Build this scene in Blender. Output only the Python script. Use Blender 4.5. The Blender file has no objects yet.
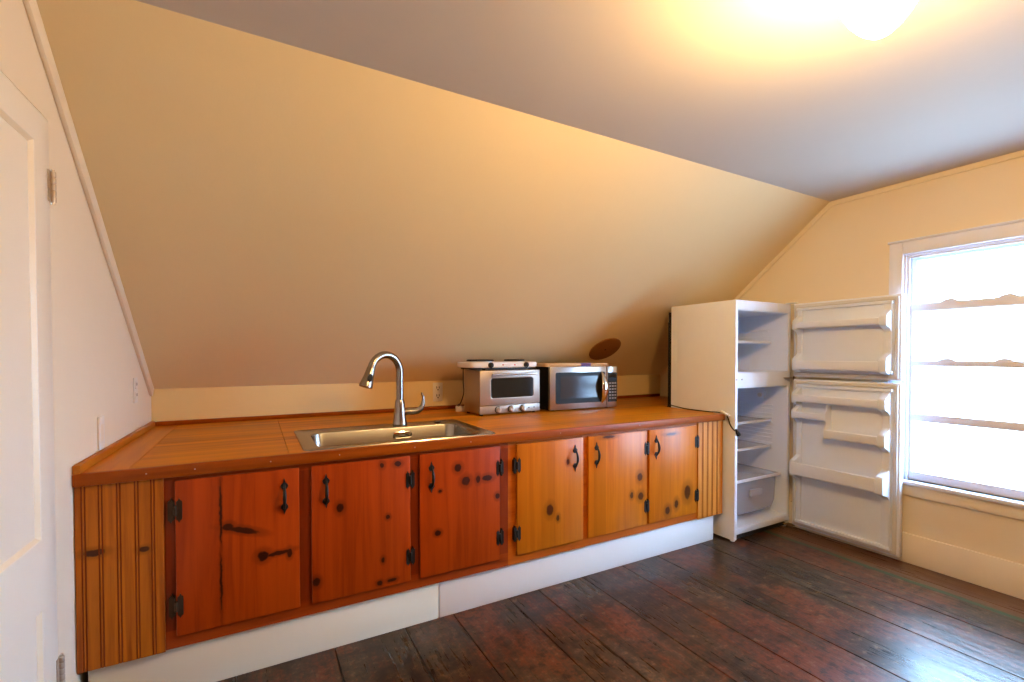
import bpy, bmesh, math, random
from mathutils import Vector, Matrix
random.seed(4)
S = bpy.context.scene
COL = S.collection
PI = math.pi
R = math.radians

# ------------------------------------------------------------------ mesh helper
class MB:
    def __init__(s): s.bm = bmesh.new()
    def face(s, vs):
        try: return s.bm.faces.new(vs)
        except ValueError: return None
    def box(s, x0, x1, y0, y1, z0, z1):
        v = [s.bm.verts.new((x, y, z)) for x in (x0, x1) for y in (y0, y1) for z in (z0, z1)]
        for a in ((0,1,3,2),(4,6,7,5),(0,4,5,1),(2,3,7,6),(0,2,6,4),(1,5,7,3)): s.face([v[i] for i in a])
        return s
    def obox(s, c, ax, ay, az, hx, hy, hz):
        c = Vector(c); v = []
        for i in (-1, 1):
            for j in (-1, 1):
                for k in (-1, 1): v.append(s.bm.verts.new(c + Vector(ax)*hx*i + Vector(ay)*hy*j + Vector(az)*hz*k))
        for a in ((0,1,3,2),(4,6,7,5),(0,4,5,1),(2,3,7,6),(0,2,6,4),(1,5,7,3)): s.face([v[i] for i in a])
        return s
    def prism(s, poly, plane, a, b):
        def p(u, v, w):
            return {'xy': (u, v, w), 'xz': (u, w, v), 'yz': (w, u, v)}[plane]
        A = [s.bm.verts.new(p(u, v, a)) for u, v in poly]
        B = [s.bm.verts.new(p(u, v, b)) for u, v in poly]
        n = len(poly)
        s.face(A[::-1]); s.face(B)
        for i in range(n): s.face([A[i], A[(i+1) % n], B[(i+1) % n], B[i]])
        return s
    def rings(s, rings, cap0=True, cap1=True):
        V = [[s.bm.verts.new(p) for p in r] for r in rings]
        n = len(V[0])
        for a, b in zip(V, V[1:]):
            for i in range(n): s.face([a[i], a[(i+1) % n], b[(i+1) % n], b[i]])
        if cap0: s.face(V[0][::-1])
        if cap1: s.face(V[-1])
        return s
    def lathe(s, prof, c=(0,0,0), axis='z', seg=28, cap=True):
        c = Vector(c); rr = []
        for r, h in prof:
            ring = []
            for i in range(seg):
                t = 2*PI*i/seg; a, b = r*math.cos(t), r*math.sin(t)
                d = {'z': (a, b, h), 'y': (a, h, b), 'x': (h, a, b)}[axis]
                ring.append(c + Vector(d))
            rr.append(ring)
        return s.rings(rr, cap, cap)
    def disc_on(s, c, n, r, t, seg=40, rim=0.0):
        n = Vector(n).normalized(); u = n.orthogonal().normalized(); w = n.cross(u); c = Vector(c)
        rr = []
        for rad, h in ((r, 0), (r, t*.7), (r-rim-.0001, t)):
            rr.append([c + n*h + u*rad*math.cos(2*PI*i/seg) + w*rad*math.sin(2*PI*i/seg) for i in range(seg)])
        return s.rings(rr)
    def tube(s, pts, r, seg=10, flat=1.0):
        pts = [Vector(p) for p in pts]; n = len(pts); rr = []; prev = None
        for i, p in enumerate(pts):
            t = (pts[min(i+1, n-1)] - pts[max(i-1, 0)]).normalized()
            if prev is None: u = t.orthogonal().normalized()
            else:
                u = prev - t*prev.dot(t); u = u.normalized() if u.length > 1e-6 else t.orthogonal().normalized()
            prev = u; w = t.cross(u)
            rad = r[i] if isinstance(r, (list, tuple)) else r
            rr.append([p + u*rad*math.cos(2*PI*k/seg) + w*rad*flat*math.sin(2*PI*k/seg) for k in range(seg)])
        return s.rings(rr)
    def grid(s, us, vs, fill, plane, a, b):
        """plate made of rectangular cells with openings, extruded from a to b"""
        def p(u, v, w):
            return {'xy': (u, v, w), 'xz': (u, w, v), 'yz': (w, u, v)}[plane]
        c = {}
        def V(i, j, w):
            k = (i, j, w)
            if k not in c: c[k] = s.bm.verts.new(p(us[i], vs[j], w))
            return c[k]
        m, n = len(us)-1, len(vs)-1
        f = lambda i, j: 0 <= i < m and 0 <= j < n and fill(i, j)
        for i in range(m):
            for j in range(n):
                if not f(i, j): continue
                for w in (a, b): s.face([V(i,j,w), V(i+1,j,w), V(i+1,j+1,w), V(i,j+1,w)])
                if not f(i-1, j): s.face([V(i,j,a), V(i,j+1,a), V(i,j+1,b), V(i,j,b)])
                if not f(i+1, j): s.face([V(i+1,j,a), V(i+1,j+1,a), V(i+1,j+1,b), V(i+1,j,b)])
                if not f(i, j-1): s.face([V(i,j,a), V(i+1,j,a), V(i+1,j,b), V(i,j,b)])
                if not f(i, j+1): s.face([V(i,j+1,a), V(i+1,j+1,a), V(i+1,j+1,b), V(i,j+1,b)])
        return s
    def build(s, name, mat, parent=None, bevel=0, seg=2, filt=None, sharp=34, smooth=True):
        bm = s.bm
        bmesh.ops.recalc_face_normals(bm, faces=bm.faces)
        if bevel:
            es = [e for e in bm.edges if len(e.link_faces) == 2 and e.calc_face_angle(0) > R(40)
                  and (filt is None or filt((e.verts[0].co + e.verts[1].co)/2))]
            bmesh.ops.bevel(bm, geom=es, offset=bevel, segments=seg, affect='EDGES', profile=.5, clamp_overlap=True)
        off = Vector((0,0,0)); q = parent
        while q is not None: off += q.location; q = q.parent
        bmesh.ops.translate(bm, verts=bm.verts, vec=-off)
        me = bpy.data.meshes.new(name)
        bm.to_mesh(me); bm.free()
        for m in (mat if isinstance(mat, (list, tuple)) else [mat]): me.materials.append(m)
        if smooth:
            for f in me.polygons: f.use_smooth = True
            me.set_sharp_from_angle(angle=R(sharp))
        o = bpy.data.objects.new(name, me); COL.objects.link(o)
        if parent is not None: o.parent = parent
        return o

def thing(name, label, cat, loc=(0,0,0), group=None):
    o = bpy.data.objects.new(name, None); COL.objects.link(o)
    o.location = loc; o.empty_display_size = .1
    o['label'] = label; o['category'] = cat
    if group: o['group'] = group
    return o
def tag(o, label, cat, group=None):
    o['label'] = label; o['category'] = cat
    if group: o['group'] = group
    return o
def struct(o): o['kind'] = 'structure'; return o

# ------------------------------------------------------------------ materials
class NT:
    def __init__(s, name):
        s.m = bpy.data.materials.new(name); s.m.use_nodes = True
        s.t = s.m.node_tree; s.n = s.t.nodes; s.l = s.t.links
        s.b = s.n['Principled BSDF']; s.out = s.n['Material Output']
    def new(s, ty, **kw):
        nd = s.n.new(ty)
        for k, v in kw.items(): setattr(nd, k, v)
        return nd
    def set(s, sock, v):
        if isinstance(v, bpy.types.NodeSocket): s.l.new(v, sock)
        else: sock.default_value = v
    def math(s, op, a, b=0.0, c=None):
        nd = s.new('ShaderNodeMath', operation=op)
        s.set(nd.inputs[0], a); s.set(nd.inputs[1], b)
        if c is not None: s.set(nd.inputs[2], c)
        return nd.outputs[0]
    def coord(s): return s.new('ShaderNodeTexCoord').outputs['Object']
    def mapv(s, v, scale=(1,1,1), loc=(0,0,0)):
        nd = s.new('ShaderNodeMapping'); s.l.new(v, nd.inputs[0])
        nd.inputs['Scale'].default_value = scale; nd.inputs['Location'].default_value = loc
        return nd.outputs[0]
    def noise(s, v, scale=5, detail=3, rough=.55, dist=0):
        nd = s.new('ShaderNodeTexNoise'); s.l.new(v, nd.inputs['Vector'])
        nd.inputs['Scale'].default_value = scale; nd.inputs['Detail'].default_value = detail
        nd.inputs['Roughness'].default_value = rough; nd.inputs['Distortion'].default_value = dist
        return nd.outputs['Fac']
    def ramp(s, f, stops, interp='LINEAR'):
        nd = s.new('ShaderNodeValToRGB'); s.l.new(f, nd.inputs[0]); cr = nd.color_ramp
        cr.interpolation = interp
        while len(cr.elements) < len(stops): cr.elements.new(.5)
        for e, (p, c) in zip(cr.elements, stops):
            e.position = p; e.color = (*c, 1) if len(c) == 3 else c
        return nd.outputs[0]
    def mix(s, f, a, b, mode='MIX'):
        nd = s.new('ShaderNodeMix', data_type='RGBA', blend_type=mode)
        s.set(nd.inputs[0], f)
        for i, v in ((6, a), (7, b)): s.set(nd.inputs[i], v if isinstance(v, bpy.types.NodeSocket) else (*v, 1))
        return nd.outputs[2]
    def sep(s, v):
        nd = s.new('ShaderNodeSeparateXYZ'); s.l.new(v, nd.inputs[0]); return nd.outputs
    def bump(s, h, strength=.2, dist=.01, normal=None):
        nd = s.new('ShaderNodeBump'); s.l.new(h, nd.inputs['Height'])
        nd.inputs['Strength'].default_value = strength; nd.inputs['Distance'].default_value = dist
        if normal: s.l.new(normal, nd.inputs['Normal'])
        s.l.new(nd.outputs[0], s.b.inputs['Normal']); return nd.outputs[0]
    def col(s, v): s.set(s.b.inputs['Base Color'], v if isinstance(v, bpy.types.NodeSocket) else (*v, 1))
    def rough(s, v): s.set(s.b.inputs['Roughness'], v)
    def p(s, **kw):
        for k, v in kw.items(): s.set(s.b.inputs[k.replace('_', ' ')], v)
        return s

def paint(name, c, var=.05, rough=.6, bump=.12, bscale=14, spec=.4):
    t = NT(name); v = t.coord()
    f = t.noise(v, 2.2, 4)
    d = tuple(max(0, x*(1-var)) for x in c)
    t.col(t.mix(f, d, c)); t.rough(rough); t.p(**{'Specular_IOR_Level': spec})
    t.bump(t.noise(v, bscale, 5, .6), bump, .01)
    return t.m
def plain(name, c, rough=.4, metal=0, var=.04, spec=.5, scale=20, coat=0):
    t = NT(name); v = t.coord(); f = t.noise(v, scale, 3)
    t.col(t.mix(f, tuple(x*(1-var) for x in c), c)); t.rough(rough)
    t.p(Metallic=metal, Specular_IOR_Level=spec, Coat_Weight=coat)
    return t.m

M = {}
M['cream'] = paint('cream_wall_paint', (.80, .70, .52))
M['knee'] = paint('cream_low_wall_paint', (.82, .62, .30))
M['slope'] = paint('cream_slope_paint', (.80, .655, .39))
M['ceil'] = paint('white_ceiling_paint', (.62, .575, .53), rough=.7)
M['white_wall'] = paint('white_wall_paint', (.82, .735, .60), rough=.45)
M['door_paint'] = paint('white_door_paint', (.85, .81, .72), rough=.3, bump=.06)
M['trim'] = paint('white_trim_paint', (.84, .85, .89), rough=.3, bump=.05)
M['sash'] = paint('cool_white_sash_paint', (.78, .82, .93), rough=.3, bump=.05)
M['cream_trim'] = paint('cream_trim_paint', (.86, .78, .62), rough=.35, bump=.06)
M['kick_cream'] = paint('cream_board_paint', (.80, .74, .60), rough=.45, bump=.08)
M['kick'] = paint('white_board_paint', (.82, .83, .84), rough=.45, bump=.08)
M['fridge'] = plain('white_enamel', (.82, .87, .95), .28)
M['liner'] = plain('white_plastic_liner', (.76, .84, .96), .35)
M['gasket'] = plain('grey_rubber_gasket', (.62, .62, .60), .6)
M['bin'] = plain('white_bin_plastic', (.80, .86, .96), .3)
M['steel'] = plain('brushed_steel', (.60, .57, .53), .3, 1)
M['oven_steel'] = plain('warm_steel', (.43, .36, .30), .40, .75)
M['nickel'] = plain('brushed_nickel', (.33, .30, .27), .25, 1)
M['knob'] = plain('satin_knob', (.62, .58, .54), .35, .4)
M['nail'] = plain('dull_nail_head', (.42, .34, .26), .5)
M['chrome'] = plain('chrome', (.8, .8, .8), .06, 1)
M['sink'] = plain('sink_steel', (.36, .35, .33), .25, 1)
M['iron'] = plain('black_iron', (.012, .010, .009), .5, .3)
M['bronze'] = plain('worn_bronze', (.06, .035, .02), .4, .7)
M['black'] = plain('black_plastic', (.010, .010, .011), .42, spec=.22)
M['glass_dark'] = plain('dark_oven_glass', (.008, .010, .011), .07, 0, spec=.5)
M['mw_glass'] = plain('microwave_window_glass', (.045, .047, .055), .10, 0, spec=.35)
M['white_plastic'] = plain('white_plastic', (.78, .75, .70), .4)
M['ivory'] = plain('ivory_plastic', (.78, .72, .62), .4)
M['socket'] = plain('dark_socket_plastic', (.16, .10, .06), .5)
M['red'] = plain('red_lens', (.6, .02, .02), .3)
M['grey_key'] = plain('grey_keys', (.35, .35, .36), .5)
M['purple'] = plain('purple_label_paper', (.10, .04, .22), .5)
M['hinge_paint'] = plain('painted_hinge_metal', (.50, .42, .34), .35, .5)
M['brown_disc'] = plain('brown_cover_paint', (.26, .10, .022), .5, var=.25, scale=9)
M['dark'] = plain('dark_gap', (.02, .016, .012), .8)
M['tagpaper'] = plain('cord_label_paper', (.75, .66, .58), .6)

def wood(name, base, dark, axis='z', gloss=.3, board=.1, tint=.25, knots=(), cracks=(), org=(0,0,0), grain=.6, kcol=(.05,.012,.004), wide=1.0, island=False, spec=.4):
    """varnished board: long grain along an axis, glued board tints, dark knots placed in the face plane"""
    t = NT(name); v = t.coord()
    k = {'z': (26, 26, 1.3), 'x': (1.3, 26, 26), 'y': (26, 1.3, 26)}[axis]
    k = tuple(a*wide for a in k)
    off = t.new('ShaderNodeVectorMath', operation='ADD'); t.l.new(v, off.inputs[0]); off.inputs[1].default_value = org
    w = off.outputs[0]
    x, y, z = t.sep(w)
    # knots bend the grain a little
    kn = None; ring = None
    nz = t.noise(w, 38, 3, .6); nz2 = t.noise(t.mapv(w, (1, 1, 1), (5, 3, 9)), 38, 3, .6)
    xw = t.math('ADD', x, t.math('MULTIPLY', t.math('SUBTRACT', nz, .5), .012)); zw = t.math('ADD', z, t.math('MULTIPLY', t.math('SUBTRACT', nz2, .5), .012))
    for q in knots:
        kx, kz, rx, rz = q[:4]; an = R(q[4]) if len(q) > 4 else 0
        dx_ = t.math('SUBTRACT', xw, kx); dz_ = t.math('SUBTRACT', zw, kz)
        if an:
            dx2 = t.math('ADD', t.math('MULTIPLY', dx_, math.cos(an)), t.math('MULTIPLY', dz_, math.sin(an)))
            dz_ = t.math('SUBTRACT', t.math('MULTIPLY', dz_, math.cos(an)), t.math('MULTIPLY', dx_, math.sin(an))); dx_ = dx2
        a = t.math('MULTIPLY', dx_, 1/rx); b = t.math('MULTIPLY', dz_, 1/rz)
        d = t.math('ADD', t.math('MULTIPLY', a, a), t.math('MULTIPLY', b, b))
        kn = d if kn is None else t.math('MINIMUM', kn, d)
    g1 = t.noise(t.mapv(w, k), 1.0, 5, .6, .6)
    g2 = t.noise(t.mapv(w, tuple(a*5 for a in k)), 1.0, 3, .6)
    tone = t.noise(w, 1.7, 2)
    base_d = tuple(b*.55 + d*.45 for b, d in zip(base, dark))
    c = t.ramp(g1, [(.33, dark), (.44, base_d), (.54, base), (.70, tuple(min(1, q*1.2) for q in base))])
    c = t.mix(grain, base, c)
    c = t.mix(t.math('MULTIPLY', g2, .22), c, dark)
    if board:
        bc = {'z': x, 'x': y, 'y': x}[axis]
        wn = t.new('ShaderNodeTexWhiteNoise', noise_dimensions='1D')
        t.l.new(t.math('FLOOR', t.math('MULTIPLY', t.math('ADD', bc, t.math('MULTIPLY', tone, .004)), 1/board)), wn.inputs['W'])
        f = t.math('MULTIPLY', wn.outputs['Value'], tint)
        c = t.mix(f, c, tuple(q*.55 for q in base))
    if island:
        geo = t.new('ShaderNodeObjectInfo')
        c = t.mix(t.math('MULTIPLY', geo.outputs['Random'], .45), c, tuple(q*.55 for q in base))
    if kn is not None:
        f = t.new('ShaderNodeMapRange', interpolation_type='SMOOTHSTEP'); t.l.new(t.math('ADD', kn, t.math('MULTIPLY', t.noise(w, 60, 3), .6)), f.inputs[0])
        f.inputs[1].default_value = .8; f.inputs[2].default_value = 1.5; f.inputs[3].default_value = 1; f.inputs[4].default_value = 0
        f2 = t.new('ShaderNodeMapRange', interpolation_type='SMOOTHSTEP'); t.l.new(kn, f2.inputs[0])
        f2.inputs[1].default_value = 1; f2.inputs[2].default_value = 5; f2.inputs[3].default_value = .7; f2.inputs[4].default_value = 0
        c = t.mix(f2.outputs[0], c, tuple(q*.45 for q in base))
        c = t.mix(f.outputs[0], c, kcol)
    t.col(c); t.rough(t.math('ADD', gloss, t.math('MULTIPLY', g1, .12)))
    t.p(Specular_IOR_Level=spec)
    t.bump(g1, .06, .004)
    return t.m

# ------------------------------------------------------------------ measurements (metres)
YC = 2.256; XL0 = -.5691; XR = 3.63; YW = 3.58
ZK, ZC, YS = 1.1319, 2.4434, 1.9156
LA = R(1.0554)
def LX(Y): return XL0 + math.tan(LA)*(Y - 2.2756)
LW_LOC = Vector((LX(0), 0, 0))
def on_left(o, y=0.0, z=0.0):
    o.rotation_euler = (0, 0, -LA); o.location = LW_LOC + Vector((math.sin(LA)*y, math.cos(LA)*y, z)); return o
slope_z = lambda Y: ZK + (YW - abs(Y))*(ZC-ZK)/(YW-YS)

KN_L = [(-.052,.617,.060,.013,-18), (-.105,.640,.02,.016), (.018,.497,.022,.022), (.075,.497,.05,.009,6), (.118,.490,.010,.020), (.507,.819,.012,.014), (.581,.817,.018,.012), (.321,.649,.016,.022), (.533,.572,.011,.012),
        (.509,.373,.009,.014), (.494,.268,.012,.012), (.550,.269,.022,.009), (.221,.337,.016,.02), (.884,.762,.02,.022), (.927,.69,.024,.024), (.994,.691,.013,.02),
        (1.046,.69,.03,.016), (.788,.658,.009,.008), (.777,.45,.016,.014), (1.106,.586,.014,.016),
        (-.128,.70,.0045,.14), (-.129,.42,.004,.12)]
KN_R = [(1.436,.458,.024,.034), (1.49,.403,.012,.018), (1.559,.716,.012,.016), (1.861,.835,.05,.010), (2.113,.558,.022,.028), (2.045,.451,.014,.02), (2.12,.434,.024,.026),
        (2.545,.398,.032,.05), (2.44,.335,.018,.03), (2.358,.303,.022,.028), (2.390,.809,.05,.009)]
KN_B = [(-.514,.618,.03,.014), (-.372,.602,.018,.012)]
SO = (.3, 2.3, 0.0); BO = (2.0, 2.3, 0.0)
M['pine_door_l'] = wood('red_orange_pine_door', (.39,.047,.0008), (.19,.018,.0004), 'z', .36, .145, .25, KN_L, org=SO, spec=.17, kcol=(.035,.005,.0006))
M['pine_door_r'] = wood('honey_pine_door', (.59,.160,.004), (.38,.08,.002), 'z', .3, .092, .5, KN_R, org=BO, kcol=(.07,.013,.001), spec=.26)
M['pine_frame_l'] = wood('dark_pine_frame', (.30,.042,.001), (.16,.018,.0005), 'x', .36, 0, org=SO, spec=.28)
M['pine_frame_r'] = wood('amber_pine_frame', (.48,.105,.003), (.28,.045,.001), 'x', .34, 0, org=BO, spec=.3)
M['pine_stile'] = wood('dark_pine_stile', (.22,.028,.001), (.10,.011,.0005), 'z', .36, 0, spec=.28)
M['bead_l'] = wood('golden_beadboard', (.50,.135,.003), (.18,.026,.001), 'z', .4, .05, .35, KN_B, org=SO, grain=.85, spec=.28, kcol=(.04,.006,.001))
M['bead_r'] = wood('honey_beadboard', (.66,.24,.03), (.42,.12,.01), 'z', .36, .05, .3, org=BO, grain=.85, spec=.3)
M['bead_groove'] = plain('dark_groove', (.20, .030, .002), .6, spec=.2)  # darker red-brown for the groove faces
M['top'] = wood('varnished_worktop', (.70,.25,.010), (.24,.048,.002), 'x', .30, .11, .45, wide=.42, island=True, spec=.12, grain=.95)
M['top_side'] = wood('varnished_worktop_end', (.58,.20,.012), (.40,.11,.005), 'y', .28, 0, wide=.6, spec=.2, grain=.9)
M['strip'] = wood('dark_varnished_strip', (.30,.060,.002), (.16,.024,.001), 'x', .34, 0, spec=.15)
M['strip_y'] = wood('brown_side_strip', (.42,.13,.008), (.25,.06,.003), 'y', .3, 0, spec=.3)
M['board'] = wood('light_maple_board', (.62,.40,.19), (.45,.25,.10), 'x', .45, .05, .3)

def floor_mat():
    t = NT('worn_painted_floorboards'); v = t.coord(); x, y, z = t.sep(v)
    geo = t.new('ShaderNodeNewGeometry'); rnd = geo.outputs['Random Per Island']
    g = t.noise(t.mapv(v, (9, 1.1, 1)), 1, 6, .65, .4)
    g2 = t.noise(t.mapv(v, (60, 3.5, 1)), 1, 4, .6)
    blot = t.noise(t.mapv(v, (2.6, 1.5, 1), (3.1, 1.7, 0)), 1, 6, .62)
    fine = t.noise(v, 42, 4, .7)
    c = t.ramp(g, [(.25, (.012,.006,.003)), (.45, (.030,.016,.008)), (.62, (.048,.032,.017)), (.85, (.075,.056,.038))])
    c = t.mix(t.math('MULTIPLY', rnd, .35), c, (.028,.008,.003))
    # rust red worn patches
    f = t.ramp(t.math('ADD', t.math('ADD', t.math('MULTIPLY', blot, .6), t.math('MULTIPLY', g2, .2)), t.math('MULTIPLY', fine, .2)), [(.49, (0,0,0)), (.56, (1,1,1))])
    c = t.mix(t.math('MULTIPLY', f, .55), c, (.16,.030,.006))
    f = t.ramp(t.math('ADD', t.math('MULTIPLY', fine, .5), t.math('MULTIPLY', g, .5)), [(.57, (0,0,0)), (.64, (1,1,1))])
    c = t.mix(t.math('MULTIPLY', f, .35), c, (.24,.12,.05))
    mot = t.noise(v, 17, 6, .72)
    c = t.mix(t.math('MULTIPLY', t.ramp(mot, [(.40, (1,1,1)), (.50, (0,0,0))]), .85), c, (.010,.005,.003))
    c = t.mix(t.math('MULTIPLY', t.ramp(mot, [(.56, (0,0,0)), (.68, (1,1,1))]), .7), c, (.17,.10,.05))
    # brown unpainted border beyond the green line, by the window wall
    e = t.ramp(t.math('ADD', t.math('MULTIPLY', t.math('SUBTRACT', x, 3.33), 12), t.math('MULTIPLY', t.noise(v, 25, 3), .3)), [(.10, (0,0,0)), (.25, (1,1,1))])
    c = t.mix(e, c, t.ramp(g, [(.3, (.085,.033,.014)), (.7, (.16,.072,.032))]))
    ds = t.math('ABSOLUTE', t.math('SUBTRACT', x, t.math('ADD', 3.335, t.math('MULTIPLY', t.math('SUBTRACT', t.noise(v, 3, 2), .5), .03))))
    s = t.ramp(t.math('ADD', t.math('MULTIPLY', ds, 18), t.math('MULTIPLY', t.noise(v, 30, 3), .35)), [(.42, (1,1,1)), (.62, (0,0,0))])
    c = t.mix(t.math('MULTIPLY', s, .9), c, (.012,.075,.038))
    t.col(c)
    t.rough(t.ramp(t.math('ADD', t.math('MULTIPLY', blot, .5), t.math('MULTIPLY', g2, .5)), [(.3, (.20,.20,.20)), (.7, (.44,.44,.44))]))
    t.p(Specular_IOR_Level=.32)
    h = t.math('ADD', t.math('MULTIPLY', t.noise(t.mapv(v, (14, 2.2, 1)), 1, 4), .8), t.math('MULTIPLY', g2, .25))
    t.bump(h, .30, .012)
    return t.m
M['floor'] = floor_mat()

def pane_mat():
    t = NT('clear_window_glass'); t.n.remove(t.b)
    tr = t.new('ShaderNodeBsdfTransparent'); gl = t.new('ShaderNodeBsdfGlossy'); gl.inputs['Roughness'].default_value = .02
    lw = t.new('ShaderNodeLayerWeight'); lw.inputs[0].default_value = .5
    fac = t.math('ADD', t.math('MULTIPLY', t.math('POWER', lw.outputs['Facing'], 5.0), .6), .03)
    v = t.coord(); tr.inputs[0].default_value = (.97, .99, .99, 1)
    mx = t.new('ShaderNodeMixShader'); t.l.new(fac, mx.inputs[0]); t.l.new(tr.outputs[0], mx.inputs[1]); t.l.new(gl.outputs[0], mx.inputs[2])
    t.l.new(mx.outputs[0], t.out.inputs[0]); return t.m
M['pane'] = pane_mat()
def clear_plastic():
    t = NT('smoky_clear_plastic'); t.n.remove(t.b)
    tr = t.new('ShaderNodeBsdfTransparent'); tr.inputs[0].default_value = (.96, .97, .99, 1)
    pr = t.new('ShaderNodeBsdfPrincipled'); pr.inputs['Base Color'].default_value = (.80, .84, .92, 1); pr.inputs['Roughness'].default_value = .15
    mx = t.new('ShaderNodeMixShader'); mx.inputs[0].default_value = .38
    t.l.new(tr.outputs[0], mx.inputs[1]); t.l.new(pr.outputs[0], mx.inputs[2]); t.l.new(mx.outputs[0], t.out.inputs[0]); return t.m
M['clear'] = clear_plastic()
def globe_mat(strength):
    t = NT('glowing_lamp_globe'); t.col((.9,.88,.85)); t.rough(.3)
    t.b.inputs['Emission Color'].default_value = (1, .60, .22, 1); t.b.inputs['Emission Strength'].default_value = strength; return t.m
BULB = 322.0
M['globe'] = globe_mat(BULB)

# ------------------------------------------------------------------ room shell
XA, XB = -.80, XR
# floor: separate planks with open seams over a dark sub floor
seams = [-.75, -.42, -.08, .30, .62, .87, 1.19, 1.38, 1.69, 2.00, 2.30, 2.73, 3.06, 3.42, 3.66]
b = MB()
for x0, x1 in zip(seams, seams[1:]): b.box(x0+.0022, x1-.0022, -3.6, 3.64, -.03, 0)
fl = struct(b.build('floor', M['floor'], bevel=.0022, seg=1))
b = MB(); b.box(-.8, 3.78, -3.7, 3.7, -.08, -.031); struct(b.build('floor', M['dark']))

def gable(y0, y1, z0=-.03):
    ys = sorted({y0, y1} | {k for k in (-YS, YS) if y0 < k < y1})
    top = [(y, min(ZC, slope_z(y)) + .02) for y in ys]
    return [(y0, z0), (y1, z0)] + top[::-1]
# left wall with a doorway (built in the wall's own frame, x = 0 is the room face)
DY0, DY1, DZ = 1.27, 2.098, 2.088
b = MB(); b.prism(gable(-3.58, DY0), 'yz', -.10, 0); b.prism(gable(DY1, 3.62), 'yz', -.10, 0); b.prism(gable(DY0, DY1, DZ), 'yz', -.10, 0)
wl = struct(on_left(b.build('wall_left', M['white_wall'])))
# right wall with the window opening
WY0, WY1, WZ0, WZ1 = .50, 1.465, .53, 1.98
b = MB()
b.prism(gable(-3.58, WY0), 'yz', XR, XR+.16); b.prism(gable(WY1, 3.62), 'yz', XR, XR+.16); b.prism(gable(WY0, WY1, WZ1), 'yz', XR, XR+.16)
b.box(XR, XR+.16, WY0, WY1, -.03, WZ0)
struct(b.build('wall_right', M['cream']))
b = MB(); b.box(XA, XR+.1, YW, YW+.1, -.03, ZK+.06); struct(b.build('wall_back', M['knee']))
b = MB(); b.box(XA, XR+.1, -YW-.1, -YW, -.03, ZK+.06); struct(b.build('wall_front', M['pine_frame_r']))  # unseen wall; dark pine tone chosen to cut bluish bounce light
b = MB(); b.prism([(-YS, ZC), (YS, ZC), (YS+.06, ZC+.1), (-YS-.06, ZC+.1)], 'yz', XA, XR+.1); struct(b.build('ceiling', M['ceil']))
for s in (1, -1):
    b = MB(); b.prism([(s*YS, ZC), (s*(YW+.03), slope_z(YW+.03)), (s*(YW+.09), slope_z(YW)+.06), (s*(YS+.062), ZC+.1)], 'yz', XA, XR+.1)
    struct(b.build('ceiling', M['slope'] if s > 0 else M['pine_frame_r']))  # unseen front slope gets pine too, to warm the bounced light

# left wall: sloped trim board
dn = Vector((YW-YS, ZK-ZC)).normalized(); nn = Vector((dn[1], -dn[0]));  nn = nn if nn[1] < 0 else -nn
a0 = Vector((YS, ZC)); a1 = Vector((YW, ZK)); wd = .062
b = MB(); b.prism([tuple(a0), tuple(a1), tuple(a1+nn*wd+dn*-.012), tuple(a0+nn*wd*1.0-dn*.02), (-1.0, ZC-.062), (-1.0, ZC)], 'yz', 0, .016)
struct(on_left(b.build('trim_1', M['white_wall'], bevel=.004)))
# right wall: narrow trim along slope and ceiling
wd = .034
b = MB(); b.prism([tuple(a0), tuple(a1), tuple(a1+nn*wd), (YS-.012, ZC-wd), (-1.9, ZC-wd), (-1.9, ZC)], 'yz', XR-.012, XR)
struct(b.build('trim_2', M['cream'], bevel=.003))
b = MB(); b.box(XR-.02, XR, -3.5, 2.9, 0, .189); struct(b.build('baseboard_right', M['cream_trim'], bevel=.005))

# door on the left wall
d = struct(bpy.data.objects.new('door_1', None)); COL.objects.link(d)
def panel_frame(b, y0, y1, z0, z1):
    pass
us = [DY0+.006, DY0+.13, DY1-.118, DY1-.006]; vs = [.02, .20, .556, .772, 1.981, DZ-.006]
b = MB(); b.grid(us, vs, lambda i, j: not (i == 1 and j in (1, 3)), 'yz', -.04, .004)
b.build('door_slab', M['door_paint'], d, bevel=.003)
for z0, z1 in ((.20, .556), (.772, 1.981)):
    b = MB(); b.box(-.036, -.008, us[1]-.004, us[2]+.004, z0-.004, z1+.004); b.build('panel', M['door_paint'], d)
    b = MB()
    y0, y1 = us[1], us[2]; w = .010
    # bevelled moulding around the recessed panel
    o_ = [(y0, z0), (y1, z0), (y1, z1), (y0, z1)]; i_ = [(y0+w, z0+w), (y1-w, z0+w), (y1-w, z1-w), (y0+w, z1-w)]
    b.rings([[(.002, *p) for p in o_], [(-.007, *p) for p in i_], [(-.02, *p) for p in i_], [(-.02, *p) for p in o_]], False, False)
    b.build('moulding', M['cream_trim'], d, smooth=False)
for zc in (1.875, .297):
    b = MB()
    for k in range(5):
        b.lathe([(.0075, zc-.05+k*.02+.001), (.0085, zc-.05+k*.02+.003), (.0085, zc-.05+k*.02+.017), (.0075, zc-.05+k*.02+.019)], (.010, DY1-.001, 0), seg=12)
    b.lathe([(.005, zc-.056), (.005, zc+.056)], (.010, DY1-.001, 0), seg=10)
    b.box(.003, .0065, DY1-.024, DY1+.020, zc-.05, zc+.05)
    b.build('hinge', M['hinge_paint'], d)
on_left(d)

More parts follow.
